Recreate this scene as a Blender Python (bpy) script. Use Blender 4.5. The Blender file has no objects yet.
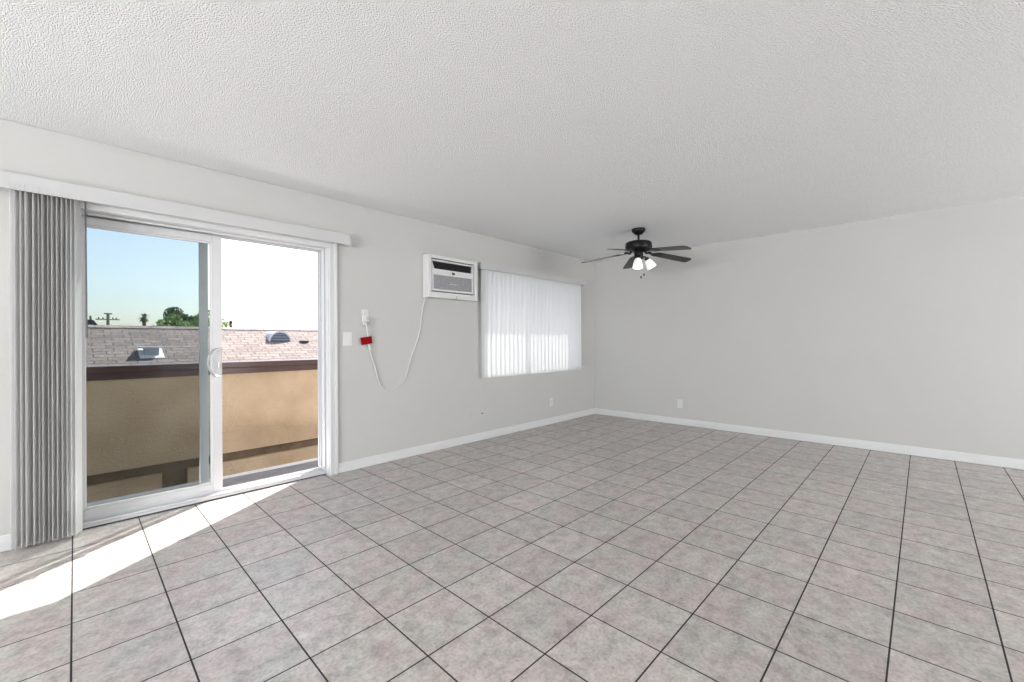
import bpy, bmesh, math, random
from mathutils import Vector, Matrix
random.seed(7)
SC = bpy.context.scene
COL = SC.collection
PI = math.pi

# ------------------------------------------------------------------ camera
cam_d = bpy.data.cameras.new('camera')
cam = bpy.data.objects.new('camera', cam_d)
COL.objects.link(cam)
SC.camera = cam
cam_d.sensor_width = 36.0
cam_d.lens = 14.905
cam_d.clip_start = 0.05
cam_d.clip_end = 500
Rr = (0.68859330, -0.72512501, -0.00574317)
Ru = (0.00275258, -0.00530620, 0.99998213)
Rf = (0.72514253, 0.68859680, 0.00165785)
cam.matrix_world = Matrix(((Rr[0], Ru[0], -Rf[0], -5.86114),
                           (Rr[1], Ru[1], -Rf[1], -3.75507),
                           (Rr[2], Ru[2], -Rf[2], 1.17324),
                           (0, 0, 0, 1)))

# ------------------------------------------------------------------ world, sun, exposure
SUN_AZ, SUN_EL = math.radians(34.5), math.radians(45.5)
world = bpy.data.worlds.new('world')
SC.world = world
world.use_nodes = True
wn, wl = world.node_tree.nodes, world.node_tree.links
wn.clear()
sky = wn.new('ShaderNodeTexSky')
sky.sky_type = 'NISHITA'
sky.sun_disc = False
sky.sun_elevation = SUN_EL
sky.sun_rotation = PI/2 - SUN_AZ
sky.air_density = 1.0
sky.dust_density = 1.4
sky.ozone_density = 1.6
bg = wn.new('ShaderNodeBackground')
bg.inputs['Strength'].default_value = 0.36
wo = wn.new('ShaderNodeOutputWorld')
hs = wn.new('ShaderNodeHueSaturation')
hs.inputs['Saturation'].default_value = 0.68
wl.new(sky.outputs[0], hs.inputs['Color'])
wl.new(hs.outputs[0], bg.inputs[0])
wl.new(bg.outputs[0], wo.inputs[0])

sun_d = bpy.data.lights.new('sun', 'SUN')
sun_d.energy = 15.0
sun_d.angle = math.radians(0.53)
sun_d.color = (1.0, 0.95, 0.88)
sun = bpy.data.objects.new('sun', sun_d)
COL.objects.link(sun)
sdir = Vector((math.cos(SUN_AZ)*math.cos(SUN_EL), math.sin(SUN_AZ)*math.cos(SUN_EL), math.sin(SUN_EL)))
sun.rotation_euler = sdir.to_track_quat('Z', 'Y').to_euler()
sun.location = (4, 8, 9)

def area(name, loc, target, sx, sy, power, col=(1, 1, 1)):
    d = bpy.data.lights.new(name, 'AREA')
    d.shape = 'RECTANGLE'
    d.size, d.size_y, d.energy, d.color = sx, sy, power, col
    o = bpy.data.objects.new(name, d)
    COL.objects.link(o)
    o.location = loc
    o.rotation_euler = (Vector(loc) - Vector(target)).to_track_quat('Z', 'Y').to_euler()
    return o
# added fill lamps at invented windows behind the camera, tilted up at the ceiling
area('fill_near', (-1.75, -9.4, 1.35), (-1.75, -5.2, 5.6), 2.9, 1.7, 330, (0.98, 0.99, 1.0))
area('fill_back', (-10.9, -3.4, 1.35), (-7.0, -3.4, 5.6), 3.4, 1.7, 620, (0.97, 0.985, 1.0))
# added lamp over the deck, throwing light up through the open door
area('deck_fill', (-4.6, 0.85, -0.10), (-4.4, -1.6, 2.0), 2.6, 0.5, 31, (1.0, 0.99, 0.98))

SC.view_settings.view_transform = 'Standard'
SC.view_settings.look = 'None'
SC.view_settings.exposure = 0.0
SC.view_settings.gamma = 1.0
SC.view_settings.use_curve_mapping = False

# ------------------------------------------------------------------ material helpers
def new_mat(name):
    m = bpy.data.materials.new(name)
    m.use_nodes = True
    nt = m.node_tree
    b = nt.nodes['Principled BSDF']
    return m, nt, b
def nd(nt, t, **kw):
    n = nt.nodes.new(t)
    for k, v in kw.items():
        setattr(n, k, v)
    return n
def mat(name, col, rough=0.5, metal=0.0, var=0.0, vscale=8.0, bump=0.0, bscale=60.0, bdist=0.004, spec=None):
    m, nt, b = new_mat(name)
    b.inputs['Base Color'].default_value = (*col, 1)
    b.inputs['Roughness'].default_value = rough
    b.inputs['Metallic'].default_value = metal
    if spec is not None:
        b.inputs['Specular IOR Level'].default_value = spec
    tc = nd(nt, 'ShaderNodeTexCoord')
    if var > 0:
        n = nd(nt, 'ShaderNodeTexNoise')
        n.inputs['Scale'].default_value = vscale
        n.inputs['Detail'].default_value = 5
        nt.links.new(tc.outputs['Object'], n.inputs['Vector'])
        r = nd(nt, 'ShaderNodeValToRGB')
        r.color_ramp.elements[0].position = 0.3
        r.color_ramp.elements[1].position = 0.7
        r.color_ramp.elements[0].color = (*[c*(1-var) for c in col], 1)
        r.color_ramp.elements[1].color = (*[min(1, c*(1+var)) for c in col], 1)
        nt.links.new(n.outputs['Fac'], r.inputs[0])
        nt.links.new(r.outputs[0], b.inputs['Base Color'])
    if bump > 0:
        n = nd(nt, 'ShaderNodeTexNoise')
        n.inputs['Scale'].default_value = bscale
        n.inputs['Detail'].default_value = 4
        nt.links.new(tc.outputs['Object'], n.inputs['Vector'])
        bp = nd(nt, 'ShaderNodeBump')
        bp.inputs['Strength'].default_value = bump
        bp.inputs['Distance'].default_value = bdist
        nt.links.new(n.outputs['Fac'], bp.inputs['Height'])
        nt.links.new(bp.outputs[0], b.inputs['Normal'])
    return m

M = {}
M['wall'] = mat('wall_paint', (0.475, 0.471, 0.458), 0.7, var=0.015, vscale=1.5, bump=0.25, bscale=120, bdist=0.002)
M['trim'] = mat('white_trim_paint', (0.60, 0.60, 0.60), 0.4, var=0.02, vscale=3)
M['vinyl'] = mat('white_vinyl', (0.56, 0.56, 0.57), 0.35, var=0.02, vscale=4)
M['valance'] = mat('valance_vinyl', (0.475, 0.473, 0.475), 0.45, var=0.02, vscale=3)
M['plastic'] = mat('white_plastic', (0.60, 0.60, 0.595), 0.4, var=0.02)
M['cord'] = mat('white_cord', (0.60, 0.60, 0.585), 0.5, var=0.02)
M['black'] = mat('black_plastic', (0.012, 0.012, 0.013), 0.4, var=0.2)
M['black_metal'] = mat('black_metal', (0.006, 0.006, 0.007), 0.4, var=0.2, spec=0.25)
M['blade'] = mat('black_blade', (0.012, 0.012, 0.013), 0.3, var=0.3, vscale=15, spec=0.3)
M['chrome'] = mat('brushed_nickel', (0.62, 0.62, 0.60), 0.35, 1.0, var=0.05)
M['red'] = mat('red_tag', (0.23, 0.002, 0.004), 0.7, spec=0.1, var=0.1)
M['dark_gap'] = mat('dark_rubber', (0.03, 0.03, 0.03), 0.7, var=0.2)
M['wand'] = mat('grey_wand', (0.06, 0.065, 0.07), 0.3, var=0.1)
M['cap'] = mat('brown_cap_paint', (0.070, 0.030, 0.026), 0.35, var=0.15, vscale=6)
M['deck'] = mat('grey_deck_coating', (0.30, 0.31, 0.34), 0.6, var=0.15, vscale=10, bump=0.3, bscale=80)
M['flash'] = mat('white_flashing', (0.85, 0.86, 0.88), 0.4, var=0.03)
M['metal_roofvent'] = mat('galvanized_vent', (0.42, 0.47, 0.52), 0.5, 0.2, var=0.1)
M['vent_white'] = mat('vent_cap_paint', (0.80, 0.80, 0.78), 0.5, var=0.05)
M['void_shadow'] = mat('vent_void_shadow', (0.06, 0.07, 0.09), 0.6, var=0.2)  # fills the vent opening, also the painted cap shadow
M['bark'] = mat('bark', (0.14, 0.10, 0.07), 0.9, var=0.3)
M['pole'] = mat('pole_wood', (0.28, 0.25, 0.22), 0.9, var=0.3)
M['leaf_a'] = mat('leaves_mid_green', (0.26, 0.38, 0.12), 0.6, var=0.35, vscale=2)
M['leaf_b'] = mat('leaves_dark_green', (0.10, 0.17, 0.08), 0.6, var=0.35, vscale=2)
M['palm'] = mat('palm_fronds', (0.15, 0.18, 0.12), 0.6, var=0.3)
M['house_wall'] = mat('house_stucco', (0.42, 0.38, 0.32), 0.9, var=0.1)
M['house_roof'] = mat('dark_shingle', (0.06, 0.065, 0.075), 0.9, var=0.3, vscale=12)
M['ground'] = mat('dry_ground', (0.24, 0.22, 0.19), 0.95, var=0.3, vscale=0.4)
M['screw'] = mat('dark_screw', (0.08, 0.08, 0.08), 0.4, 0.5, var=0.1)

def ceiling_mat():
    m, nt, b = new_mat('popcorn_ceiling')
    b.inputs['Base Color'].default_value = (0.93, 0.935, 0.94, 1)
    b.inputs['Roughness'].default_value = 0.95
    b.inputs['Specular IOR Level'].default_value = 0.1
    tc = nd(nt, 'ShaderNodeTexCoord')
    v = nd(nt, 'ShaderNodeTexVoronoi', feature='F1')
    v.inputs['Scale'].default_value = 120
    n = nd(nt, 'ShaderNodeTexNoise')
    n.inputs['Scale'].default_value = 150
    n.inputs['Detail'].default_value = 1
    nt.links.new(tc.outputs['Object'], v.inputs['Vector'])
    nt.links.new(tc.outputs['Object'], n.inputs['Vector'])
    rmp = nd(nt, 'ShaderNodeValToRGB')
    rmp.color_ramp.elements[0].position = 0.34
    rmp.color_ramp.elements[1].position = 0.56
    nt.links.new(n.outputs['Fac'], rmp.inputs[0])
    inv = nd(nt, 'ShaderNodeMath', operation='MULTIPLY_ADD')
    inv.inputs[1].default_value = -0.35
    nt.links.new(v.outputs['Distance'], inv.inputs[0])
    nt.links.new(rmp.outputs[0], inv.inputs[2])
    add = inv
    bp = nd(nt, 'ShaderNodeBump')
    bp.inputs['Strength'].default_value = 0.9
    bp.inputs['Distance'].default_value = 0.0065
    nt.links.new(add.outputs[0], bp.inputs['Height'])
    nt.links.new(bp.outputs[0], b.inputs['Normal'])
    return m
M['ceiling'] = ceiling_mat()

TS, TX, TY, TR = 0.3095, -5.2310, -1.4978, -0.01027      # tile size, a grout crossing, rotation
def tile_mat():
    m, nt, b = new_mat('ceramic_floor_tile')
    tc = nd(nt, 'ShaderNodeTexCoord')
    mp = nd(nt, 'ShaderNodeMapping')
    c, s = math.cos(-TR), math.sin(-TR)
    mp.inputs['Rotation'].default_value = (0, 0, -TR)
    mp.inputs['Scale'].default_value = (1/TS, 1/TS, 1/TS)
    mp.inputs['Location'].default_value = (-(c*TX - s*TY)/TS + 40, -(s*TX + c*TY)/TS + 40, 0)
    nt.links.new(tc.outputs['Object'], mp.inputs['Vector'])
    br = nd(nt, 'ShaderNodeTexBrick', offset=0.0, squash=1.0)
    br.inputs['Scale'].default_value = 1.0
    br.inputs['Brick Width'].default_value = 1.0
    br.inputs['Row Height'].default_value = 1.0
    br.inputs['Mortar Size'].default_value = 0.0105
    br.inputs['Mortar Smooth'].default_value = 0.15
    br.inputs['Color1'].default_value = (0.92, 0.92, 0.92, 1)
    br.inputs['Color2'].default_value = (1.06, 1.06, 1.06, 1)
    br.inputs['Mortar'].default_value = (1, 1, 1, 1)
    nt.links.new(mp.outputs[0], br.inputs['Vector'])
    # mottled body colour
    n1 = nd(nt, 'ShaderNodeTexNoise')
    n1.inputs['Scale'].default_value = 13
    n1.inputs['Detail'].default_value = 7
    n1.inputs['Roughness'].default_value = 0.74
    n1.inputs['Distortion'].default_value = 0.15
    nt.links.new(tc.outputs['Object'], n1.inputs['Vector'])
    r1 = nd(nt, 'ShaderNodeValToRGB')
    r1.color_ramp.elements[0].position = 0.30
    r1.color_ramp.elements[0].color = (0.295, 0.265, 0.255, 1)
    r1.color_ramp.elements[1].position = 0.70
    r1.color_ramp.elements[1].color = (0.600, 0.568, 0.548, 1)
    e = r1.color_ramp.elements.new(0.5)
    e.color = (0.470, 0.432, 0.415, 1)
    nt.links.new(n1.outputs['Fac'], r1.inputs[0])
    mul = nd(nt, 'ShaderNodeMix', data_type='RGBA', blend_type='MULTIPLY')
    mul.inputs['Factor'].default_value = 1.0
    n3 = nd(nt, 'ShaderNodeTexNoise')          # soft pinkish and greenish clouds
    n3.inputs['Scale'].default_value = 5
    n3.inputs['Detail'].default_value = 3
    nt.links.new(tc.outputs['Object'], n3.inputs['Vector'])
    r3 = nd(nt, 'ShaderNodeValToRGB')
    r3.color_ramp.elements[0].position = 0.40
    r3.color_ramp.elements[0].color = (1.02, 0.97, 0.965, 1)
    r3.color_ramp.elements[1].position = 0.62
    r3.color_ramp.elements[1].color = (0.97, 1.02, 0.98, 1)
    nt.links.new(n3.outputs['Fac'], r3.inputs[0])
    n4 = nd(nt, 'ShaderNodeTexNoise')          # fine dark flecks
    n4.inputs['Scale'].default_value = 70
    n4.inputs['Detail'].default_value = 4
    nt.links.new(tc.outputs['Object'], n4.inputs['Vector'])
    r4 = nd(nt, 'ShaderNodeValToRGB')
    r4.color_ramp.elements[0].position = 0.32
    r4.color_ramp.elements[0].color = (0.80, 0.79, 0.78, 1)
    r4.color_ramp.elements[1].position = 0.55
    r4.color_ramp.elements[1].color = (1.03, 1.03, 1.03, 1)
    nt.links.new(n4.outputs['Fac'], r4.inputs[0])
    mA = nd(nt, 'ShaderNodeMix', data_type='RGBA', blend_type='MULTIPLY')
    mA.inputs['Factor'].default_value = 1.0
    nt.links.new(r1.outputs[0], mA.inputs[6])
    nt.links.new(r3.outputs[0], mA.inputs[7])
    mB = nd(nt, 'ShaderNodeMix', data_type='RGBA', blend_type='MULTIPLY')
    mB.inputs['Factor'].default_value = 1.0
    nt.links.new(mA.outputs[2], mB.inputs[6])
    nt.links.new(r4.outputs[0], mB.inputs[7])
    nt.links.new(mB.outputs[2], mul.inputs[6])
    nt.links.new(br.outputs['Color'], mul.inputs[7])
    mx = nd(nt, 'ShaderNodeMix', data_type='RGBA')
    nt.links.new(br.outputs['Fac'], mx.inputs['Factor'])
    nt.links.new(mul.outputs[2], mx.inputs[6])
    mx.inputs[7].default_value = (0.016, 0.013, 0.013, 1)
    nt.links.new(mx.outputs[2], b.inputs['Base Color'])
    rr = nd(nt, 'ShaderNodeMath', operation='MULTIPLY_ADD')
    nt.links.new(br.outputs['Fac'], rr.inputs[0])
    rr.inputs[1].default_value = 0.45
    rr.inputs[2].default_value = 0.36
    nt.links.new(rr.outputs[0], b.inputs['Roughness'])
    hh = nd(nt, 'ShaderNodeMath', operation='MULTIPLY_ADD')
    nt.links.new(br.outputs['Fac'], hh.inputs[0])
    hh.inputs[1].default_value = -1.0
    hh.inputs[2].default_value = 1.0
    h2 = nd(nt, 'ShaderNodeMath', operation='MULTIPLY_ADD')
    nt.links.new(n1.outputs['Fac'], h2.inputs[0])
    h2.inputs[1].default_value = 0.25
    nt.links.new(hh.outputs[0], h2.inputs[2])
    bp = nd(nt, 'ShaderNodeBump')
    bp.inputs['Strength'].default_value = 0.35
    bp.inputs['Distance'].default_value = 0.002
    nt.links.new(h2.outputs[0], bp.inputs['Height'])
    nt.links.new(bp.outputs[0], b.inputs['Normal'])
    return m
M['tile'] = tile_mat()

def glass_mat(name, tint, refl=1.0):
    m, nt, b = new_mat(name)
    nt.nodes.remove(b)
    tr = nd(nt, 'ShaderNodeBsdfTransparent')
    tr.inputs[0].default_value = (*tint, 1)
    gl = nd(nt, 'ShaderNodeBsdfGlossy')
    gl.inputs['Roughness'].default_value = 0.01
    fr = nd(nt, 'ShaderNodeFresnel')
    fr.inputs[0].default_value = 1.45
    k = nd(nt, 'ShaderNodeMath', operation='MULTIPLY')
    k.inputs[1].default_value = refl
    nt.links.new(fr.outputs[0], k.inputs[0])
    mx = nd(nt, 'ShaderNodeMixShader')
    nt.links.new(k.outputs[0], mx.inputs[0])
    nt.links.new(tr.outputs[0], mx.inputs[1])
    nt.links.new(gl.outputs[0], mx.inputs[2])
    nt.links.new(mx.outputs[0], nt.nodes['Material Output'].inputs[0])
    return m
M['glass'] = glass_mat('tinted_green_glass', (0.785, 0.808, 0.811), 0.35)
def diffusing_glass():  # translucent share added to even out the sunlight on the blinds
    m = glass_mat('diffusing_window_glass', (0.95, 0.97, 0.965), 0.5)
    nt = m.node_tree
    out = nt.nodes['Material Output']
    src = out.inputs[0].links[0].from_socket
    tl = nd(nt, 'ShaderNodeBsdfTranslucent')
    tl.inputs[0].default_value = (0.93, 0.95, 0.95, 1)
    mx = nd(nt, 'ShaderNodeMixShader')
    mx.inputs[0].default_value = 0.40
    nt.links.new(src, mx.inputs[1])
    nt.links.new(tl.outputs[0], mx.inputs[2])
    nt.links.new(mx.outputs[0], out.inputs[0])
    return m
M['window_glass'] = diffusing_glass()

def vane_mat(name, transl=0.45, col=(0.80, 0.81, 0.82)):
    m, nt, b = new_mat(name)
    b.inputs['Base Color'].default_value = (*col, 1)
    b.inputs['Roughness'].default_value = 0.45
    tl = nd(nt, 'ShaderNodeBsdfTranslucent')
    tl.inputs[0].default_value = (*col, 1)
    tc = nd(nt, 'ShaderNodeTexCoord')
    n = nd(nt, 'ShaderNodeTexNoise')
    n.inputs['Scale'].default_value = 6
    nt.links.new(tc.outputs['Object'], n.inputs['Vector'])
    bp = nd(nt, 'ShaderNodeBump')
    bp.inputs['Strength'].default_value = 0.05
    nt.links.new(n.outputs['Fac'], bp.inputs['Height'])
    nt.links.new(bp.outputs[0], b.inputs['Normal'])
    mx = nd(nt, 'ShaderNodeMixShader')
    mx.inputs[0].default_value = transl
    nt.links.new(b.outputs[0], mx.inputs[1])
    nt.links.new(tl.outputs[0], mx.inputs[2])
    nt.links.new(mx.outputs[0], nt.nodes['Material Output'].inputs[0])
    return m
M['vane'] = vane_mat('translucent_vinyl_vane', 0.30, (0.68, 0.69, 0.70))
M['vane_door'] = vane_mat('vinyl_vane', 0.3, (0.78, 0.775, 0.77))

def stucco_mat():
    m, nt, b = new_mat('tan_stucco')
    b.inputs['Roughness'].default_value = 0.95
    b.inputs['Specular IOR Level'].default_value = 0.1
    tc = nd(nt, 'ShaderNodeTexCoord')
    n = nd(nt, 'ShaderNodeTexNoise')
    n.inputs['Scale'].default_value = 3.0
    n.inputs['Detail'].default_value = 6
    nt.links.new(tc.outputs['Object'], n.inputs['Vector'])
    r = nd(nt, 'ShaderNodeValToRGB')
    r.color_ramp.elements[0].position = 0.25
    r.color_ramp.elements[0].color = (0.56, 0.39, 0.245, 1)
    r.color_ramp.elements[1].position = 0.7
    r.color_ramp.elements[1].color = (0.74, 0.56, 0.385, 1)
    nt.links.new(n.outputs['Fac'], r.inputs[0])
    nt.links.new(r.outputs[0], b.inputs['Base Color'])
    n2 = nd(nt, 'ShaderNodeTexNoise')
    n2.inputs['Scale'].default_value = 22
    n2.inputs['Detail'].default_value = 8
    n2.inputs['Roughness'].default_value = 0.7
    n2.inputs['Distortion'].default_value = 1.5
    nt.links.new(tc.outputs['Object'], n2.inputs['Vector'])
    bp = nd(nt, 'ShaderNodeBump')
    bp.inputs['Strength'].default_value = 0.9
    bp.inputs['Distance'].default_value = 0.045
    nt.links.new(n2.outputs['Fac'], bp.inputs['Height'])
    nt.links.new(bp.outputs[0], b.inputs['Normal'])
    return m
M['stucco'] = stucco_mat()

def shake_mat():
    # UV: u along the ridge, v up the slope, metres
    m, nt, b = new_mat('roof_shakes')
    b.inputs['Roughness'].default_value = 0.95
    uv = nd(nt, 'ShaderNodeUVMap')
    br = nd(nt, 'ShaderNodeTexBrick', offset=0.37, offset_frequency=2)
    br.inputs['Scale'].default_value = 1.0
    br.inputs['Brick Width'].default_value = 0.30
    br.inputs['Row Height'].default_value = 0.15
    br.inputs['Mortar Size'].default_value = 0.010
    br.inputs['Mortar Smooth'].default_value = 0.3
    br.inputs['Bias'].default_value = 0.0
    br.inputs['Color1'].default_value = (0.21, 0.165, 0.150, 1)
    br.inputs['Color2'].default_value = (0.30, 0.245, 0.225, 1)
    br.inputs['Mortar'].default_value = (0.07, 0.055, 0.05, 1)
    nt.links.new(uv.outputs[0], br.inputs['Vector'])
    n = nd(nt, 'ShaderNodeTexNoise')
    n.inputs['Scale'].default_value = 14
    n.inputs['Detail'].default_value = 6
    nt.links.new(uv.outputs[0], n.inputs['Vector'])
    r = nd(nt, 'ShaderNodeValToRGB')
    r.color_ramp.elements[0].position = 0.3
    r.color_ramp.elements[0].color = (0.7, 0.7, 0.7, 1)
    r.color_ramp.elements[1].position = 0.7
    r.color_ramp.elements[1].color = (1.15, 1.15, 1.15, 1)
    nt.links.new(n.outputs['Fac'], r.inputs[0])
    mul = nd(nt, 'ShaderNodeMix', data_type='RGBA', blend_type='MULTIPLY')
    mul.inputs['Factor'].default_value = 1.0
    nt.links.new(br.outputs['Color'], mul.inputs[6])
    nt.links.new(r.outputs[0], mul.inputs[7])
    nt.links.new(mul.outputs[2], b.inputs['Base Color'])
    return m
M['shake'] = shake_mat()

def grille_mat():
    m, nt, b = new_mat('grey_mesh_filter')
    b.inputs['Roughness'].default_value = 0.6
    tc = nd(nt, 'ShaderNodeTexCoord')
    v = nd(nt, 'ShaderNodeTexVoronoi')
    v.inputs['Scale'].default_value = 120
    nt.links.new(tc.outputs['Object'], v.inputs['Vector'])
    r = nd(nt, 'ShaderNodeValToRGB')
    r.color_ramp.elements[0].color = (0.15, 0.15, 0.16, 1)
    r.color_ramp.elements[1].color = (0.42, 0.42, 0.43, 1)
    nt.links.new(v.outputs['Distance'], r.inputs[0])
    nt.links.new(r.outputs[0], b.inputs['Base Color'])
    return m
M['grille'] = grille_mat()

def emit_mat(name, col, strength):
    m, nt, b = new_mat(name)
    b.inputs['Base Color'].default_value = (0.9, 0.9, 0.88, 1)
    b.inputs['Roughness'].default_value = 0.3
    b.inputs['Emission Color'].default_value = (*col, 1)
    b.inputs['Emission Strength'].default_value = strength
    return m
M['shade'] = emit_mat('lit_frosted_glass', (1.0, 0.96, 0.88), 0.30)
M['bulb'] = emit_mat('lit_bulb', (1.0, 0.95, 0.85), 2.5)

# ------------------------------------------------------------------ mesh helpers
class MB:
    def __init__(self):
        self.bm = bmesh.new()
    def box(self, x0, x1, y0, y1, z0, z1, bevel=0.0, seg=2):
        bm = self.bm
        vs = [bm.verts.new((x, y, z)) for z in (z0, z1) for (x, y) in ((x0, y0), (x1, y0), (x1, y1), (x0, y1))]
        fs = []
        for idx in ((3, 2, 1, 0), (4, 5, 6, 7), (0, 1, 5, 4), (1, 2, 6, 5), (2, 3, 7, 6), (3, 0, 4, 7)):
            fs.append(bm.faces.new([vs[i] for i in idx]))
        if bevel > 0:
            es = {e for f in fs for e in f.edges}
            bmesh.ops.bevel(bm, geom=list(es), offset=bevel, segments=seg, affect='EDGES', profile=0.6)
        return self
    def prism(self, pts, axis, a, b):
        """closed outline pts (2D) pushed along an axis: 'x' -> (a, p, q), 'y' -> (p, a, q), 'z' -> (p, q, a)"""
        bm = self.bm
        def P(p, q, t):
            return {'x': (t, p, q), 'y': (p, t, q), 'z': (p, q, t)}[axis]
        A = [bm.verts.new(P(p, q, a)) for p, q in pts]
        B = [bm.verts.new(P(p, q, b)) for p, q in pts]
        n = len(pts)
        bm.faces.new(A)
        bm.faces.new(B[::-1])
        for i in range(n):
            bm.faces.new((A[i], B[i], B[(i+1) % n], A[(i+1) % n]))
        return self
    def lathe(self, prof, cx=0, cy=0, cz=0, seg=32, mtx=None):
        """prof: (radius, z) list, turned about the vertical axis"""
        bm = self.bm
        rings = []
        for r, z in prof:
            ring = []
            if r < 1e-5:
                v = Vector((0, 0, z))
                if mtx: v = mtx @ v
                ring = [bm.verts.new(v + Vector((cx, cy, cz)))]
            else:
                for k in range(seg):
                    v = Vector((r*math.cos(2*PI*k/seg), r*math.sin(2*PI*k/seg), z))
                    if mtx: v = mtx @ v
                    ring.append(bm.verts.new(v + Vector((cx, cy, cz))))
            rings.append(ring)
        for a, b in zip(rings, rings[1:]):
            if len(a) == 1 and len(b) == 1: continue
            for k in range(seg):
                k2 = (k+1) % seg
                if len(a) == 1: bm.faces.new((a[0], b[k2], b[k]))
                elif len(b) == 1: bm.faces.new((a[k], a[k2], b[0]))
                else: bm.faces.new((a[k], a[k2], b[k2], b[k]))
        return self
    def tube(self, pts, rad, seg=10):
        bm = self.bm
        pts = [Vector(p) for p in pts]
        rad = rad if isinstance(rad, (list, tuple)) else [rad]*len(pts)
        rings = []
        up = None
        for i, p in enumerate(pts):
            d = (pts[min(i+1, len(pts)-1)] - pts[max(i-1, 0)]).normalized()
            if up is None:
                up = Vector((0, 0, 1)) if abs(d.z) < 0.9 else Vector((1, 0, 0))
            s = d.cross(up).normalized()
            up = s.cross(d).normalized()
            rings.append([bm.verts.new(p + (s*math.cos(2*PI*k/seg) + up*math.sin(2*PI*k/seg))*rad[i]) for k in range(seg)])
        for a, b in zip(rings, rings[1:]):
            for k in range(seg):
                bm.faces.new((a[k], a[(k+1) % seg], b[(k+1) % seg], b[k]))
        bm.faces.new(rings[0][::-1])
        bm.faces.new(rings[-1])
        return self
    def move(self, mtx):
        self.bm.transform(mtx)
        return self
    def build(self, name, m, parent=None, smooth=False):
        bmesh.ops.recalc_face_normals(self.bm, faces=self.bm.faces[:])
        me = bpy.data.meshes.new(name)
        self.bm.to_mesh(me)
        self.bm.free()
        me.materials.append(m)
        o = bpy.data.objects.new(name, me)
        COL.objects.link(o)
        if smooth:
            for p in me.polygons: p.use_smooth = True
            try:
                me.set_sharp_from_angle(angle=math.radians(40))
            except Exception:
                pass
        if parent is not None:
            o.parent = parent
        return o
def curve_pts(ctrl, n=10):
    """Catmull-Rom through ctrl"""
    P = [Vector(c) for c in ctrl]
    P = [P[0]*2 - P[1]] + P + [P[-1]*2 - P[-2]]
    out = []
    for i in range(1, len(P)-2):
        for k in range(n):
            t = k/n
            a, b, c, d = P[i-1], P[i], P[i+1], P[i+2]
            out.append(0.5*((2*b) + (c-a)*t + (2*a-5*b+4*c-d)*t*t + (3*b-a-3*c+d)*t**3))
    out.append(P[-2])
    return out
def tag(o, label=None, cat=None, group=None, kind=None):
    if label: o['label'] = label
    if cat: o['category'] = cat
    if group: o['group'] = group
    if kind: o['kind'] = kind
    return o
def empty(name, loc, label, cat, group=None, kind=None):
    o = bpy.data.objects.new(name, None)
    COL.objects.link(o)
    o.location = loc
    o.empty_display_size = 0.1
    return tag(o, label, cat, group, kind)
def struct(o, label=None, cat=None):
    return tag(o, label, cat, kind='structure')

# ------------------------------------------------------------------ room shell
H = 2.4543
FWX = 0.035
X0, Y0 = -11.0, -9.5                       # the walls behind the camera
DX0, DX1, DZ = -5.84, -4.262, 2.012        # clear door opening
WX0, WX1, WZ0, WZ1 = -2.36, -0.37, 0.79, 2.03
T = 0.20

struct(MB().box(X0-0.2, FWX, Y0-0.2, 0.055, -0.12, 0.0).build('floor', M['tile']),
       'beige mottled square ceramic tile floor with dark grout lines', 'floor')
cl = MB().box(X0-0.2, 0.2, Y0-0.2, -0.008, H, H+0.02)      # sprayed layer stops just short of the window wall
cl.box(X0-0.2, 0.2, Y0-0.2, T, H+0.02, H+0.14)
struct(cl.build('ceiling', M['ceiling']),
       'white popcorn textured ceiling over the empty room', 'ceiling')
w = MB()
hx0, hx1, hz = DX0-0.03, DX1+0.03, DZ+0.03
w.box(X0-0.2, hx0, 0, T, 0, H+0.02)
w.box(hx0, hx1, 0, T, hz, H+0.02)
w.box(hx1, WX0, 0, T, 0, H+0.02)
w.box(WX0, WX1, 0, T, 0, WZ0)
w.box(WX0, WX1, 0, T, WZ1, H+0.02)
w.box(WX1, FWX, 0, T, 0, H+0.02)
bmesh.ops.remove_doubles(w.bm, verts=w.bm.verts[:], dist=1e-5)
struct(w.build('wall_left', M['wall']), 'light grey wall holding the sliding door, air conditioner and window', 'wall')
struct(MB().box(FWX, 0.24, Y0-0.2, T, 0, H).build('wall_right', M['wall']),
       'plain light grey wall facing the room beyond the ceiling fan', 'wall')
w = MB()                                   # wall behind the camera, with a wide opening added for light
w.box(X0-0.2, X0, Y0, 0, 0, 0.45); w.box(X0-0.2, X0, Y0, 0, 2.25, H)
w.box(X0-0.2, X0, Y0, -5.2, 0.45, 2.25); w.box(X0-0.2, X0, -1.6, 0, 0.45, 2.25)
struct(w.build('wall_back', M['wall']), 'grey wall behind the viewer with a wide opening added for light', 'wall')
w = MB()  # unseen side wall, its window opening added to let in light
w.box(X0-0.2, 0.2, Y0-0.2, Y0, 0, 0.45); w.box(X0-0.2, 0.2, Y0-0.2, Y0, 2.25, H)
w.box(X0-0.2, -3.25, Y0-0.2, Y0, 0.45, 2.25); w.box(-0.25, 0.2, Y0-0.2, Y0, 0.45, 2.25)
struct(w.build('wall_near', M['wall']), 'grey side wall behind the viewer with a wide opening added for light', 'wall')

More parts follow.
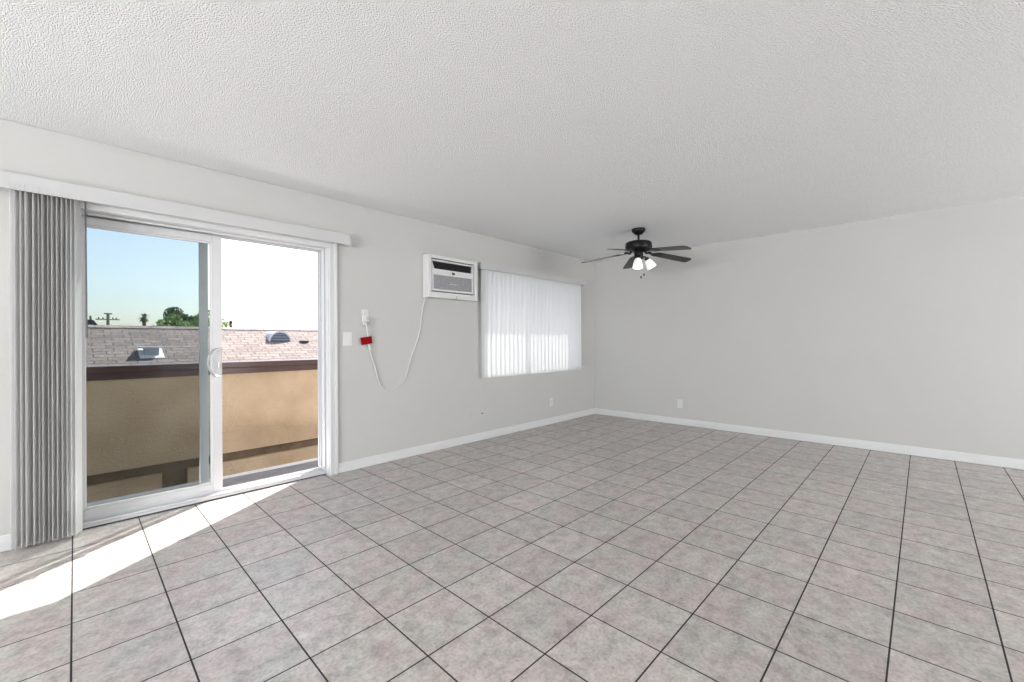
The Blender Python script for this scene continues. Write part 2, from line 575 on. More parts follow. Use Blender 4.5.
def baseboard(name, label, axis, a, b, sgn):
    # profile: distance from wall, height
    off = FWX if axis == 'y' else 0.0
    prof = [(0, 0.004), (0.013, 0.004), (0.013, 0.058), (0.010, 0.062), (0.010, 0.074), (0.006, 0.080), (0.006, 0.086), (0.003, 0.092), (0, 0.092)]
    m = MB().prism([(off + sgn*d, z) for d, z in prof], axis, a, b)
    return struct(m.build(name, M['trim']), label, 'baseboard')
baseboard('baseboard_left', 'white moulded baseboard below the air conditioner and window', 'x', -4.188, FWX, -1)
baseboard('baseboard_near', 'white baseboard left of the stacked vertical blinds', 'x', X0, -5.915, -1)
baseboard('baseboard_right', 'white moulded baseboard along the plain wall by the fan', 'y', Y0, -0.013, -1)

# ------------------------------------------------------------------ patio door: casing, frame, panels
def ring(m, x0, x1, z0, z1, wd, y0, y1):
    """three sided surround (two sides and head) outside the opening x0..x1 up to z1, wd wide"""
    m.box(x0-wd, x0, y0, y1, z0, z1+wd, 0.003)
    m.box(x1, x1+wd, y0, y1, z0, z1+wd, 0.003)
    m.box(x0, x1, y0, y1, z1, z1+wd, 0.003)
t = MB()
# stepped casing on the wall face
ring(t, DX0-0.046, DX1+0.046, 0.0, DZ+0.040, 0.026, -0.022, 0.0)
ring(t, DX0-0.024, DX1+0.024, 0.0, DZ+0.020, 0.022, -0.014, 0.0)
ring(t, DX0-0.004, DX1+0.004, 0.0, DZ+0.002, 0.020, -0.019, 0.0)
struct(t.build('trim_1', M['trim']), 'white stepped casing around the sliding patio door', 'door casing')

door = empty('door_1', (0.5*(DX0+DX1), 0.13, 0), 'white vinyl patio door frame with fixed tinted pane', 'door frame', kind='structure')
PAR = Matrix.Translation(-Vector(door.location))
def dpart(m, name, material, parent=door, off=PAR, **k):
    m.move(off)
    return m.build(name, material, parent, **k)
f = MB()
# jamb boards, head and track ribs
f.box(DX0-0.028, DX0, 0.0, 0.205, 0.0, DZ+0.028)
f.box(DX1, DX1+0.028, 0.0, 0.205, 0.0, DZ+0.028)
f.box(DX0, DX1, 0.0, 0.205, DZ, DZ+0.028)
for (a, b, h) in ((0.060, 0.075, 0.014), (0.150, 0.162, 0.012), (0.190, 0.205, 0.012)):
    f.box(DX1-h, DX1, a, b, 0.05, DZ-0.001, 0.002)
    f.box(DX0, DX0+h, a, b, 0.05, DZ-0.001, 0.002)
    f.box(DX0+h, DX1-h, a, b, DZ-h, DZ, 0.002)
dpart(f, 'frame', M['vinyl'])
s = MB()
s.box(DX0, DX1, 0.058, 0.205, 0.008, 0.024)
s.box(DX0, DX1, 0.058, 0.074, 0.026, 0.038, 0.003)
s.box(DX0, DX1, 0.105, 0.112, 0.024, 0.036, 0.002)
s.box(DX0, DX1, 0.157, 0.163, 0.024, 0.036, 0.002)
s.box(DX0, DX1, 0.196, 0.205, 0.024, 0.036, 0.002)
dpart(s, 'sill_track', M['vinyl'])
g = MB().box(DX0, DX1, 0.056, 0.2, 0.0, 0.008)
dpart(g, 'seal', M['dark_gap'])
FX0, FX1 = -5.84, -5.108
fp = MB()
fy0, fy1 = 0.166, 0.194
fp.box(FX0, FX0+0.07, fy0, fy1, 0.026, DZ-0.01, 0.003)
fp.box(FX1-0.055, FX1, fy0, fy1, 0.026, DZ-0.01, 0.003)
fp.box(FX0+0.07, FX1-0.055, fy0, fy1, 0.026, 0.075, 0.003)
fp.box(FX0+0.07, FX1-0.055, fy0, fy1, DZ-0.07, DZ-0.01, 0.003)
fo = dpart(fp, 'fixed_sash', M['vinyl'])
dpart(MB().box(FX0+0.065, FX1-0.05, 0.178, 0.183, 0.070, DZ-0.065), 'glass', M['glass'], parent=fo)

SX0, SX1 = -5.832, -5.029
sl = empty('sliding_door_panel', (0.5*(SX0+SX1), 0.13, 0.056), 'white framed sliding glass patio door panel pushed fully open to the left', 'sliding door')
SO = Matrix.Translation(-Vector(sl.location))
y0, y1 = 0.121, 0.154
ZB, ZT = 0.026, DZ-0.016
m = MB()
m.box(SX0, SX0+0.050, y0, y1, ZB, ZT, 0.004)
m.box(SX1-0.062, SX1, y0, y1, ZB, ZT, 0.004)
dpart(m, 'stile', M['vinyl'], sl, SO)
m = MB()
m.box(SX0+0.050, SX1-0.062, y0, y1, ZB, ZB+0.078, 0.004)
m.box(SX0+0.050, SX1-0.062, y0-0.006, y0+0.01, ZB, ZB+0.034, 0.002)
m.box(SX0+0.050, SX1-0.062, y0, y1, ZT-0.052, ZT, 0.004)
dpart(m, 'rail', M['vinyl'], sl, SO)
m = MB()                                   # glazing bead around the pane
b0, b1, c0, c1 = SX0+0.050, SX1-0.062, ZB+0.078, ZT-0.052
for q in ((b0, b0+0.012, c0, c1), (b1-0.012, b1, c0, c1), (b0+0.012, b1-0.012, c0, c0+0.012), (b0+0.012, b1-0.012, c1-0.012, c1)):
    m.box(q[0], q[1], y0+0.006, y1-0.004, q[2], q[3], 0.003)
dpart(m, 'glazing_bead', M['trim'], sl, SO)
dpart(MB().box(b0+0.006, b1-0.006, 0.135, 0.141, c0+0.006, c1-0.006), 'glass', M['glass'], sl, SO)
# D shaped handle: escutcheon on the stile and a bowed pull curving left
m = MB()
hx, hz0, hz1 = SX1-0.022, 0.915, 1.142
esc = [(hx+0.014, hz0+0.01), (hx+0.014, hz1-0.01)]
for k in range(13):
    a = PI/2 + PI*k/12
    esc.append((hx-0.004+0.034*math.cos(a), 0.5*(hz0+hz1)+0.100*math.sin(a)))
m.prism(esc, 'y', y0-0.010, y0)
ho = dpart(m, 'handle', M['plastic'], sl, SO)
ho['label'] = 'off-white handle plate with bowed grey pull'
pull = [(hx+0.006, y0-0.002, hz0+0.006)]
for k in range(15):
    a = -PI/2 - PI*k/14
    pull.append((hx-0.002+0.072*math.cos(a), y0-0.034, 0.5*(hz0+hz1)+0.108*math.sin(a)))
pull.append((hx+0.006, y0-0.002, hz1-0.006))
dpart(MB().tube(pull, 0.0075, 10), 'pull', M['chrome'], ho, SO)
m = MB().box(hx-0.012, hx+0.002, y0-0.020, y0-0.010, 0.985, 1.03, 0.003)
dpart(m, 'latch', M['chrome'], ho, SO)

# ------------------------------------------------------------------ window and its sill
win = empty('window_1', (0.5*(WX0+WX1), 0.12, WZ0), 'white framed sliding window behind the closed blinds', 'window', kind='structure')
WO = Matrix.Translation(-Vector(win.location))
m = MB()
for q in ((WX0, WX0+0.035, WZ0, WZ1), (WX1-0.035, WX1, WZ0, WZ1), (WX0+0.035, WX1-0.035, WZ0, WZ0+0.035), (WX0+0.035, WX1-0.035, WZ1-0.035, WZ1)):
    m.box(q[0], q[1], 0.12, 0.175, q[2], q[3], 0.003)
cxw = 0.5*(WX0+WX1)
m.box(cxw-0.018, cxw+0.018, 0.125, 0.165, WZ0+0.035, WZ1-0.035, 0.003)
dpart(m, 'frame', M['vinyl'], win, WO)
m = MB()
m.bm.faces.new([m.bm.verts.new(q) for q in ((WX0+0.03, 0.145, WZ0+0.03), (WX1-0.03, 0.145, WZ0+0.03), (WX1-0.03, 0.145, WZ1-0.03), (WX0+0.03, 0.145, WZ1-0.03))])
dpart(m, 'glass', M['window_glass'], win, WO)
m = MB().box(WX0-0.03, WX1+0.03, -0.028, 0.11, WZ0-0.022, WZ0, 0.004)
dpart(m, 'sill', M['trim'], win, WO)

# ------------------------------------------------------------------ vertical blinds
def vane_mesh(name, width, height, bow, material):
    """one hanging slat, local origin at its top centre, width along x, slightly bowed"""
    bm = bmesh.new()
    n = 8
    rows = [0, -0.010, -height*0.5, -height+0.010, -height]
    grid = []
    for z in rows:
        grid.append([bm.verts.new(((-0.5+i/n)*width, bow*(1-4*(-0.5+i/n)**2), z)) for i in range(n+1)])
    for a, b in zip(grid, grid[1:]):
        for i in range(n):
            bm.faces.new((a[i], a[i+1], b[i+1], b[i]))
    me = bpy.data.meshes.new(name)
    bm.to_mesh(me)
    bm.free()
    me.materials.append(material)
    for p in me.polygons: p.use_smooth = True
    return me
def valance(x0, x1, z0, z1, depth, root):
    org = Matrix.Translation(-Vector(root.location))
    m = MB()
    m.box(x0, x1, -depth, -depth+0.008, z0, z1, 0.002)
    m.box(x0, x0+0.008, -depth+0.008, 0, z0, z1, 0.002)
    m.box(x1-0.008, x1, -depth+0.008, 0, z0, z1, 0.002)
    m.box(x0+0.008, x1-0.008, -depth+0.008, 0, z1-0.008, z1, 0.002)
    v = m.move(org).build('valance', M['valance'], root)
    m = MB().box(x0+0.03, x1-0.03, -0.068, -0.030, z1-0.050, z1-0.012, 0.003)
    m.move(org).build('head_rail', M['vinyl'], root)
    return v

db = empty('vertical_blind', (-5.10, 0, 2.04), 'grey vertical blind drawn back in a narrow stack beside the sliding door', 'vertical blind')
valance(-6.27, -4.095, 2.047, 2.140, 0.085, db)
me = vane_mesh('vane', 0.089, 2.065, 0.006, M['vane_door'])
nv = 14
for k in range(nv):
    o = bpy.data.objects.new('vane', me)
    COL.objects.link(o)
    o.parent = db
    x = -5.806 - k*0.0190 - (0.010 if k >= 10 else 0) + random.uniform(-0.002, 0.002)
    o.location = Vector((x, -0.045, 2.083)) - Vector(db.location)
    o.rotation_euler = (0, 0, math.radians(random.uniform(69, 75)))
wd = MB().tube([(-5.775, -0.075, 2.075), (-5.774, -0.078, 1.65), (-5.773, -0.078, 1.21)], [0.0045, 0.0045, 0.006], 8)
wd.move(Matrix.Translation(-Vector(db.location)))
wd.build('wand', M['wand'], db, True)

wb = empty('vertical_blind', (-1.41, 0, 2.02), 'white vertical blind hanging closed and glowing over the window', 'vertical blind')
valance(-2.512, -0.325, 2.030, 2.112, 0.085, wb)
me2 = vane_mesh('vane', 0.089, 1.312, 0.003, M['vane'])
nw = 26
for k in range(nw):
    o = bpy.data.objects.new('vane', me2)
    COL.objects.link(o)
    o.parent = wb
    x = -2.440 + k*0.0787
    ang = 0 if k == 0 else -random.uniform(8, 12)
    o.location = Vector((x, -0.050, 2.052)) - Vector(wb.location)
    o.rotation_euler = (0, 0, math.radians(ang))

# ------------------------------------------------------------------ air conditioner
ac = empty('air_conditioner', (-2.925, 0, 1.645), 'white through-wall air conditioner mounted high beside the window', 'air conditioner')
AO = Matrix.Translation(-Vector(ac.location))
AX0, AX1, AZ0, AZ1, AD = -3.268, -2.582, 1.645, 2.092, 0.10
def apart(m, name, material, parent=ac, **k):
    m.move(AO)
    return m.build(name, material, parent, **k)
m = MB()                                   # surround sleeve
m.box(AX0, AX0+0.042, -AD, 0, AZ0, AZ1, 0.004)
m.box(AX1-0.042, AX1, -AD, 0, AZ0, AZ1, 0.004)
m.box(AX0+0.042, AX1-0.042, -AD, 0, AZ0, AZ0+0.060, 0.004)
m.box(AX0+0.042, AX1-0.042, -AD, 0, AZ1-0.034, AZ1, 0.004)
apart(m, 'sleeve', M['plastic'])
ix0, ix1, iz0, iz1 = AX0+0.042, AX1-0.042, AZ0+0.060, AZ1-0.034
m = MB().box(ix0, ix1, -0.055, -0.01, iz0, iz1)
apart(m, 'cavity', M['black'])
m = MB()
fx0, fx1, fz0, fz1 = ix0+0.010, ix1-0.012, iz0+0.012, iz1-0.008
oz = fz1-0.098                             # underside of the air outlet
m.box(fx0, fx0+0.026, -0.088, -0.055, fz0, oz, 0.003)
m.box(fx1-0.022, fx1, -0.088, -0.055, fz0, oz, 0.003)
m.box(fx0+0.026, fx1-0.022, -0.088, -0.055, fz0, fz0+0.022, 0.003)
m.box(fx0, fx1, -0.090, -0.055, oz-0.062, oz, 0.004)
m.prism([(fx0, oz), (fx0+0.035, oz), (fx0+0.008, fz1-0.02), (fx0, fz1-0.02)], 'y', -0.086, -0.055)
m.prism([(fx1, oz), (fx1-0.018, oz), (fx1-0.006, fz1-0.02), (fx1, fz1-0.02)], 'y', -0.086, -0.055)
m.box(fx0, fx1, -0.084, -0.055, fz1-0.018, fz1, 0.003)
fro = apart(m, 'front_panel', M['plastic'])
m = MB().box(fx0+0.024, fx1-0.020, -0.080, -0.058, fz0+0.020, oz-0.060)
for k in range(30):
    x = fx0+0.03 + k*(fx1-fx0-0.058)/29
    m.box(x-0.0022, x+0.0022, -0.083, -0.079, fz0+0.022, oz-0.062)
go = apart(m, 'intake_grille', M['grille'])
go['label'] = 'grey mesh intake grille'
m = MB()
for k in range(5):                         # louvres in the dark outlet
    z = oz+0.014+k*0.015
    m.prism([(-0.078, z-0.003), (-0.056, z+0.004), (-0.056, z+0.006), (-0.078, z-0.001)], 'x', fx0+0.03, fx1-0.016)
apart(m, 'outlet_louver', M['black'])
cx = 0.5*(fx0+fx1)
m = MB().box(cx-0.022, cx+0.016, -0.0925, -0.089, oz-0.044, oz-0.020, 0.002)
do = apart(m, 'display', M['black'])
M['button'] = mat('grey_button', (0.5, 0.5, 0.5), 0.5, var=0.02)
for dx in (-0.20, -0.16, -0.12, -0.08, 0.07, 0.12, 0.17, 0.21):
    apart(MB().box(cx+dx-0.008, cx+dx+0.008, -0.0915, -0.089, oz-0.036, oz-0.028, 0.001), 'button', M['button'])
m = MB().box(cx-0.05, cx+0.05, -0.085, -0.082, fz0+0.082, fz0+0.090, 0.001)
apart(m, 'badge', mat('badge_silver', (0.5, 0.5, 0.5), 0.4, 0.5, var=0.02))
m = MB().lathe([(0, 0), (0.016, 0), (0.014, 0.012), (0, 0.014)], mtx=Matrix.Rotation(PI/2, 4, 'X'), cx=cx+0.04, cy=-AD, cz=AZ0+0.016, seg=16)
apart(m, 'knob', M['chrome'], smooth=True)
# power cord: down from the sleeve, a slack loop, up through the red tag to the wall outlet
ctrl = [(-3.254, -0.030, 1.66), (-3.280, -0.010, 1.52), (-3.300, -0.008, 1.38), (-3.335, -0.008, 1.22), (-3.420, -0.008, 1.02),
        (-3.485, -0.008, 0.83), (-3.560, -0.008, 0.735), (-3.670, -0.010, 0.700), (-3.760, -0.010, 0.745), (-3.815, -0.012, 0.90), (-3.868, -0.016, 1.06),
        (-3.893, -0.020, 1.145), (-3.900, -0.022, 1.24), (-3.918, -0.034, 1.325), (-3.932, -0.040, 1.375)]
co = apart(MB().tube(curve_pts(ctrl, 8), 0.0058, 8), 'power_cord', M['cord'], smooth=True)
m = MB().box(-3.958, -3.918, -0.050, -0.008, 1.365, 1.425, 0.008)
m.box(-3.950, -3.926, -0.040, -0.014, 1.335, 1.366, 0.006)
apart(m, 'plug', M['plastic'], co)
rot = Matrix.Translation((-3.915, -0.022, 1.192)) @ Matrix.Rotation(math.radians(-9), 4, 'Y')
m = MB().box(-0.052, 0.052, -0.010, 0.010, -0.034, 0.034, 0.002)
m.move(rot)
to = apart(m, 'warning_tag', M['red'], co)
to['label'] = 'red tag wrapped around the cord'
m = MB().tube([(-3.885, -0.018, 1.150), (-3.870, -0.016, 1.105)], 0.011, 10)
apart(m, 'strain_relief', M['plastic'], co, smooth=True)

# ------------------------------------------------------------------ outlets, switch, jack
def screw(m, x, z, yf):
    m.lathe([(0, 0), (0.0035, 0), (0.003, 0.0012), (0, 0.0015)], mtx=Matrix.Rotation(PI/2, 4, 'X'), cx=x, cy=yf, cz=z, seg=10)
def outlet(name, loc, label, rotz=0, pm='plastic', recept=True):
    r = empty(name, loc, label, 'outlet')
    r.rotation_euler = (0, 0, rotz)
    MB().box(-0.036, 0.036, -0.006, 0, -0.058, 0.058, 0.004).build('cover_plate', M[pm], r)
    if recept:
        for s in (-1, 1):
            o = MB().box(-0.017, 0.017, -0.0085, -0.005, s*0.020-0.014, s*0.020+0.014, 0.004).build('receptacle', M['trim'], r)
            m = MB()
            m.box(-0.0075, -0.0055, -0.0090, -0.0080, s*0.020-0.003, s*0.020+0.006)
            m.box(0.0055, 0.0075, -0.0090, -0.0080, s*0.020-0.002, s*0.020+0.005)
            m.box(-0.002, 0.002, -0.0090, -0.0080, s*0.020-0.010, s*0.020-0.006)
            m.build('slot', M['dark_gap'], o)
    for z in ((0.0,) if recept else (0.042, -0.042)):
        m = MB(); screw(m, 0, z, -0.006)
        m.build('screw', M['chrome'], r)
    return r
outlet('wall_outlet', (-3.917, 0, 1.428), 'white wall outlet with the air conditioner cord plugged in', 0)
outlet('wall_outlet', (-1.108, 0, 0.312), 'small white outlet low on the wall below the window blinds', 0)
outlet('wall_outlet', (FWX, -1.379, 0.295), 'white outlet low on the plain wall facing the door', PI/2*-1)
outlet('blank_plate', (-2.592, 0, 0.313), 'wall-coloured blank cover plate low below the air conditioner', 0, 'wall', False)
r = empty('cable_jack', (-2.443, 0, 0.322), 'small dark cable stub poking from the wall beside the blank plate', 'cable jack')
MB().lathe([(0, 0), (0.016, 0), (0.015, 0.004), (0, 0.004)], mtx=Matrix.Rotation(PI/2, 4, 'X'), seg=20).build('collar', M['plastic'], r)
MB().lathe([(0.0, 0.004), (0.007, 0.004), (0.007, 0.022), (0.005, 0.024), (0, 0.024)], mtx=Matrix.Rotation(PI/2, 4, 'X'), seg=16).build('connector', M['screw'], r, True)
sw = empty('light_switch', (-4.091, 0, 1.207), 'white rocker light switch just right of the patio door', 'light switch')
MB().box(-0.043, 0.043, -0.006, 0, -0.063, 0.063, 0.004).build('cover_plate', M['plastic'], sw)
m = MB().prism([(-0.006, -0.034), (-0.011, -0.034), (-0.007, 0.034), (-0.006, 0.034)], 'x', -0.017, 0.017)
m.build('rocker', M['trim'], sw)
for z in (0.049, -0.049):
    m = MB(); screw(m, 0, z, -0.006)
    m.build('screw', M['chrome'], sw)

# ------------------------------------------------------------------ ceiling fan
FC = Vector((-1.344, -1.471, H))
fan = empty('ceiling_fan', FC, 'black five blade ceiling fan with lit white glass lamp shades', 'ceiling fan')
def fpart(m, name, material, parent=fan, **k):
    return m.build(name, material, parent, **k)
fpart(MB().lathe([(0, 0), (0.074, 0), (0.076, -0.010), (0.072, -0.030), (0.055, -0.050), (0.038, -0.064), (0.020, -0.068), (0, -0.068)], seg=32), 'canopy', M['black_metal'], smooth=True)
fpart(MB().lathe([(0.013, -0.060), (0.013, -0.165), (0.022, -0.168), (0.022, -0.190)], seg=20), 'downrod', M['black_metal'], smooth=True)
fpart(MB().lathe([(0, -0.135), (0.026, -0.135), (0.040, -0.142), (0.105, -0.146), (0.138, -0.156), (0.146, -0.168), (0.146, -0.222), (0.138, -0.236), (0.110, -0.244), (0.060, -0.252), (0, -0.252)], seg=40), 'motor_housing', M['black_metal'], smooth=True)
fpart(MB().lathe([(0.148, -0.198), (0.150, -0.202), (0.150, -0.208), (0.148, -0.212)], seg=40), 'trim_ring', M['black_metal'], smooth=True)
A0 = math.radians(111)
first = None
ZBL = 2.205 - H
def blade_mesh():
    out = []
    # outline: root narrow, tip wide and squared with cut corners
    ls = [(0.215, 0.050), (0.235, 0.056), (0.40, 0.062), (0.625, 0.068), (0.650, 0.060), (0.662, 0.040)]
    pts = [(x, -w) for x, w in ls] + [(x, w) for x, w in ls[::-1]]
    m = MB().prism(pts, 'z', -0.003, 0.003)
    tilt = Matrix.Translation((0, 0, ZBL)) @ Matrix.Rotation(math.radians(7.6), 4, 'Y') @ Matrix.Rotation(math.radians(-8), 4, 'X')
    return m.move(tilt)
def iron_mesh():
    m = MB()
    pts = [(0.10, -0.016), (0.135, -0.014), (0.165, -0.022), (0.20, -0.050), (0.235, -0.046), (0.285, -0.034), (0.300, 0.0),
           (0.285, 0.034), (0.235, 0.046), (0.20, 0.050), (0.165, 0.022), (0.135, 0.014), (0.10, 0.016)]
    m.prism(pts, 'z', -0.009, -0.004)
    tilt = Matrix.Translation((0, 0, ZBL)) @ Matrix.Rotation(math.radians(7.6), 4, 'Y') @ Matrix.Rotation(math.radians(-8), 4, 'X')
    m.move(tilt)
    m.tube([(0.075, 0, -0.250), (0.10, 0, -0.276), (0.125, 0, ZBL-0.014), (0.16, 0, ZBL-0.014)], [0.013, 0.013, 0.012, 0.011], 8)
    return m
bl = blade_mesh().build('blade', M['blade'], fan)
ir = iron_mesh().build('blade_iron', M['black_metal'], bl)
bl.rotation_euler = (0, 0, A0)
for k in range(1, 5):
    b2 = bl.copy(); COL.objects.link(b2); b2.parent = fan
    b2.rotation_euler = (0, 0, A0 - math.radians(72)*k)
    i2 = ir.copy(); COL.objects.link(i2); i2.parent = b2
fpart(MB().lathe([(0, -0.250), (0.062, -0.252), (0.064, -0.262), (0.050, -0.272), (0.048, -0.318), (0.060, -0.326), (0.058, -0.342), (0.030, -0.352), (0.012, -0.362), (0, -0.364)], seg=32), 'switch_housing', M['black_metal'], smooth=True)
rt = Vector((Rr[0], Rr[1], 0)).normalized()
def lamp(az, tilt_deg, reach):
    d = Vector((math.cos(az), math.sin(az), 0))
    a0 = d*0.040 + Vector((0, 0, -0.325))
    a1 = d*(reach*0.8) + Vector((0, 0, -0.318))
    a2 = d*reach + Vector((0, 0, -0.335))
    arm = MB().tube(curve_pts([a0, a1, a2], 5), 0.009, 10)
    ax = Vector((-math.sin(az), math.cos(az), 0))
    R = Matrix.Rotation(math.radians(-tilt_deg), 4, ax)
    arm.lathe([(0, 0.012), (0.020, 0.010), (0.026, 0.0), (0.027, -0.022), (0.024, -0.026)], mtx=R, cx=a2.x, cy=a2.y, cz=a2.z, seg=20)
    ao = arm.build('lamp_arm', M['black_metal'], fan, True)
    sh = MB().lathe([(0.026, -0.018), (0.034, -0.027), (0.043, -0.050), (0.050, -0.080), (0.056, -0.112), (0.058, -0.126), (0.056, -0.127), (0.053, -0.111), (0.046, -0.078), (0.039, -0.050), (0.030, -0.029), (0.024, -0.022)],
                    mtx=R, cx=a2.x, cy=a2.y, cz=a2.z, seg=28)
    so = sh.build('lamp_shade', M['shade'], fan, True)
    so['label'] = 'lit white frosted glass shade'
    MB().lathe([(0, -0.02), (0.014, -0.03), (0.022, -0.060), (0.024, -0.078), (0.017, -0.096), (0, -0.103)], mtx=R, cx=a2.x, cy=a2.y, cz=a2.z, seg=16).build('bulb', M['bulb'], so, True)
base_az = math.atan2(rt.y, rt.x)
lamp(base_az - math.radians(112), 14, 0.075)
lamp(base_az + math.radians(5), 32, 0.092)
for (dx, dn, z1) in ((0.012, -0.045, -0.545), (0.045, -0.045, -0.515)):
    p = rt*dx + Vector((-rt.y, rt.x, 0))*dn
    m = MB().tube([(p.x, p.y, -0.335), (p.x, p.y, z1)], 0.0016, 6)
    c = fpart(m, 'pull_chain', M['chrome'])
    MB().lathe([(0, z1+0.004), (0.006, z1), (0.010, z1-0.014), (0.008, z1-0.026), (0, z1-0.030)], cx=p.x, cy=p.y, seg=14).build('pendant', M['screw'], c, True)

# ------------------------------------------------------------------ balcony
struct(MB().box(-9.0, -1.5, T, 1.45, -0.36, -0.16).build('balcony_floor', M['deck']), 'grey coated balcony deck outside the patio door', 'balcony floor')
bw = empty('wall_balcony', (-5.0, 1.3, -0.16), 'tan stucco balcony parapet wall outside the door', 'parapet', kind='structure')
BO = Matrix.Translation(-Vector(bw.location))
m = MB().box(-9.0, -1.5, 1.20, 1.45, 0.085, 0.93)
dpart(m, 'stucco_face', M['stucco'], bw, BO)
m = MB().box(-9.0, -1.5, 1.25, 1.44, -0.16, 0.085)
dpart(m, 'recess', mat('shaded_base', (0.16, 0.115, 0.075), 0.95, var=0.3, vscale=9), bw, BO)  # darker stucco tone, the recess shade put into the colour
m = MB()
for a, b in ((-9.0, -5.262), (-5.075, -1.5)):
    m.box(a, b, 1.20, 1.25, -0.16, -0.005)
dpart(m, 'curb', M['stucco'], bw, BO)
m = MB().prism([(1.20, -0.16), (1.165, -0.16), (1.165, -0.152), (1.20, -0.138)], 'x', -9.0, -1.5)
dpart(m, 'flashing', M['flash'], bw, BO)
m = MB()
m.box(-9.0, -1.5, 1.165, 1.49, 0.93, 0.985, 0.006)
m.box(-9.0, -1.5, 1.185, 1.47, 0.868, 0.93, 0.004)
co = dpart(m, 'cap', M['cap'], bw, BO)
co['label'] = 'dark brown painted cap board'
# roof eave over the window
struct(MB().prism([(T, 2.50), (0.62, 2.46), (0.62, 2.58), (T, 2.66)], 'x', -3.2, 0.8).build('trim_2', M['house_wall']),
       'roof eave outside above the window', 'eave')

# ------------------------------------------------------------------ outside
struct(MB().box(-60, 90, 1.6, 130, -3.3, -3.2).build('ground', M['ground']), 'dry ground between the neighbouring houses', 'ground')
def slope_quad(x0, x1, ya, za, yb, zb, th=0.06):
    """roof slab whose UV runs in metres along the ridge and up the slope"""
    bm = bmesh.new()
    uvl = bm.loops.layers.uv.new('UVMap')
    ln = math.hypot(yb-ya, zb-za)
    top = [((x0, ya, za), (0, 0)), ((x1, ya, za), (x1-x0, 0)), ((x1, yb, zb), (x1-x0, ln)), ((x0, yb, zb), (0, ln))]
    T_ = [bm.verts.new(p) for p, _ in top]
    B_ = [bm.verts.new((p[0], p[1], p[2]-th)) for p, _ in top]
    f = bm.faces.new(T_)
    for l, (_, uv) in zip(f.loops, top): l[uvl].uv = uv
    f = bm.faces.new(B_[::-1])
    for i in range(4):
        bm.faces.new((T_[i], B_[i], B_[(i+1) % 4], T_[(i+1) % 4]))
    return bm
class MB2(MB):
    def __init__(self, bm): self.bm = bm
RZ, RY, SL = 1.558, 9.0, 0.40
nh = empty('neighbor_house', (0, 9, -3.2), 'neighbouring house with pinkish brown shingle roof just beyond the balcony', 'house')
NO = Matrix.Translation(-Vector(nh.location))
def npart(m, name, material, parent=nh, **k):
    m.move(NO)
    return m.build(name, material, parent, **k)
npart(MB2(slope_quad(-16, 16, 4.2, RZ-SL*4.8, RY, RZ)), 'roof', M['shake'])
npart(MB2(slope_quad(-16, 16, 13.8, RZ-SL*4.8, RY, RZ)), 'roof', M['shake'])
m = MB()
for k in range(70):                        # ridge cap pieces lapped along the ridge
    x = -16 + k*0.46
    m.prism([(RY-0.13, RZ-0.03), (RY, RZ+0.028), (RY+0.13, RZ-0.03), (RY+0.13, RZ-0.052), (RY, RZ+0.004), (RY-0.13, RZ-0.052)], 'x', x, x+0.45)
npart(m, 'ridge_cap', mat('ridge_shingle', (0.33, 0.27, 0.25), 0.95, var=0.25, vscale=3))
npart(MB().box(-15.5, 15.5, 4.8, 13.2, -3.2, -0.4), 'wall', M['house_wall'])
def on_roof(x, y): return Vector((x, y, RZ - SL*(RY-y)))
# square capped vent
p = on_roof(-4.66, 7.52)
v = MB().box(p.x-0.115, p.x+0.115, p.y-0.10, p.y+0.13, p.z-0.05, p.z+0.12, 0.004)
vo = npart(v, 'box_vent', M['metal_roofvent'])
vo['label'] = 'grey box vent with pale flat cap'
npart(MB().box(p.x-0.19, p.x+0.19, p.y-0.17, p.y+0.20, p.z+0.12, p.z+0.155, 0.006), 'vent_cap', M['vent_white'], vo)
fl = MB()
fl.prism([(p.y-0.22, p.z-SL*0.22+0.006), (p.y+0.25, p.z+SL*0.25+0.006), (p.y+0.25, p.z+SL*0.25+0.014), (p.y-0.22, p.z-SL*0.22+0.014)], 'x', p.x-0.19, p.x+0.19)
npart(fl, 'flashing', M['vent_white'], vo)
# half round louvred dormer vent
p = on_roof(-2.03, 8.17)
R0 = 0.275
arc = [(p.x+R0*math.cos(PI*k/20), p.z-0.01+R0*0.98*math.sin(PI*k/20)) for k in range(21)]
arc_in = [(p.x+(R0-0.035)*math.cos(PI*k/20), p.z+0.02+(R0-0.06)*0.98*math.sin(PI*k/20)) for k in range(21)]
m = MB().prism(arc, 'y', p.y+0.02, p.y+0.72)
dv = npart(m, 'dormer_vent', M['metal_roofvent'])
dv['label'] = 'half round grey louvred roof vent'
m = MB().prism(arc_in, 'y', p.y+0.008, p.y+0.021)
npart(m, 'vent_opening', M['void_shadow'], dv)
m = MB()
for k in range(5):
    z = p.z + 0.03 + k*0.042
    hw = math.sqrt(max(0.0, (R0-0.03)**2 - (z-p.z)**2))
    m.box(p.x-hw, p.x+hw, p.y-0.012, p.y+0.012, z, z+0.017)
npart(m, 'louver', M['metal_roofvent'], dv)
bm = bmesh.new()
ring_o = arc + []
m = MB()
for k in range(20):
    a0, a1 = PI*k/20, PI*(k+1)/20
    q = [(p.x+r*math.cos(a), p.z-0.01+r*0.98*math.sin(a)) for r, a in ((R0, a0), (R0, a1), (R0-0.04, a1), (R0-0.04, a0))]
    m.prism(q, 'y', p.y-0.02, p.y+0.03)
npart(m, 'vent_rim', M['vent_white'], dv)
p = on_roof(-1.50, 8.12)  # low dark disc put in for a cap's shadow on the roof
npart(MB().lathe([(0, 0.0), (0.12, 0.0), (0.12, 0.03), (0.05, 0.045), (0.0, 0.046)], cx=p.x+0.05, cy=p.y, cz=p.z-0.004, seg=18), 'cap_shadow', M['void_shadow'], nh)

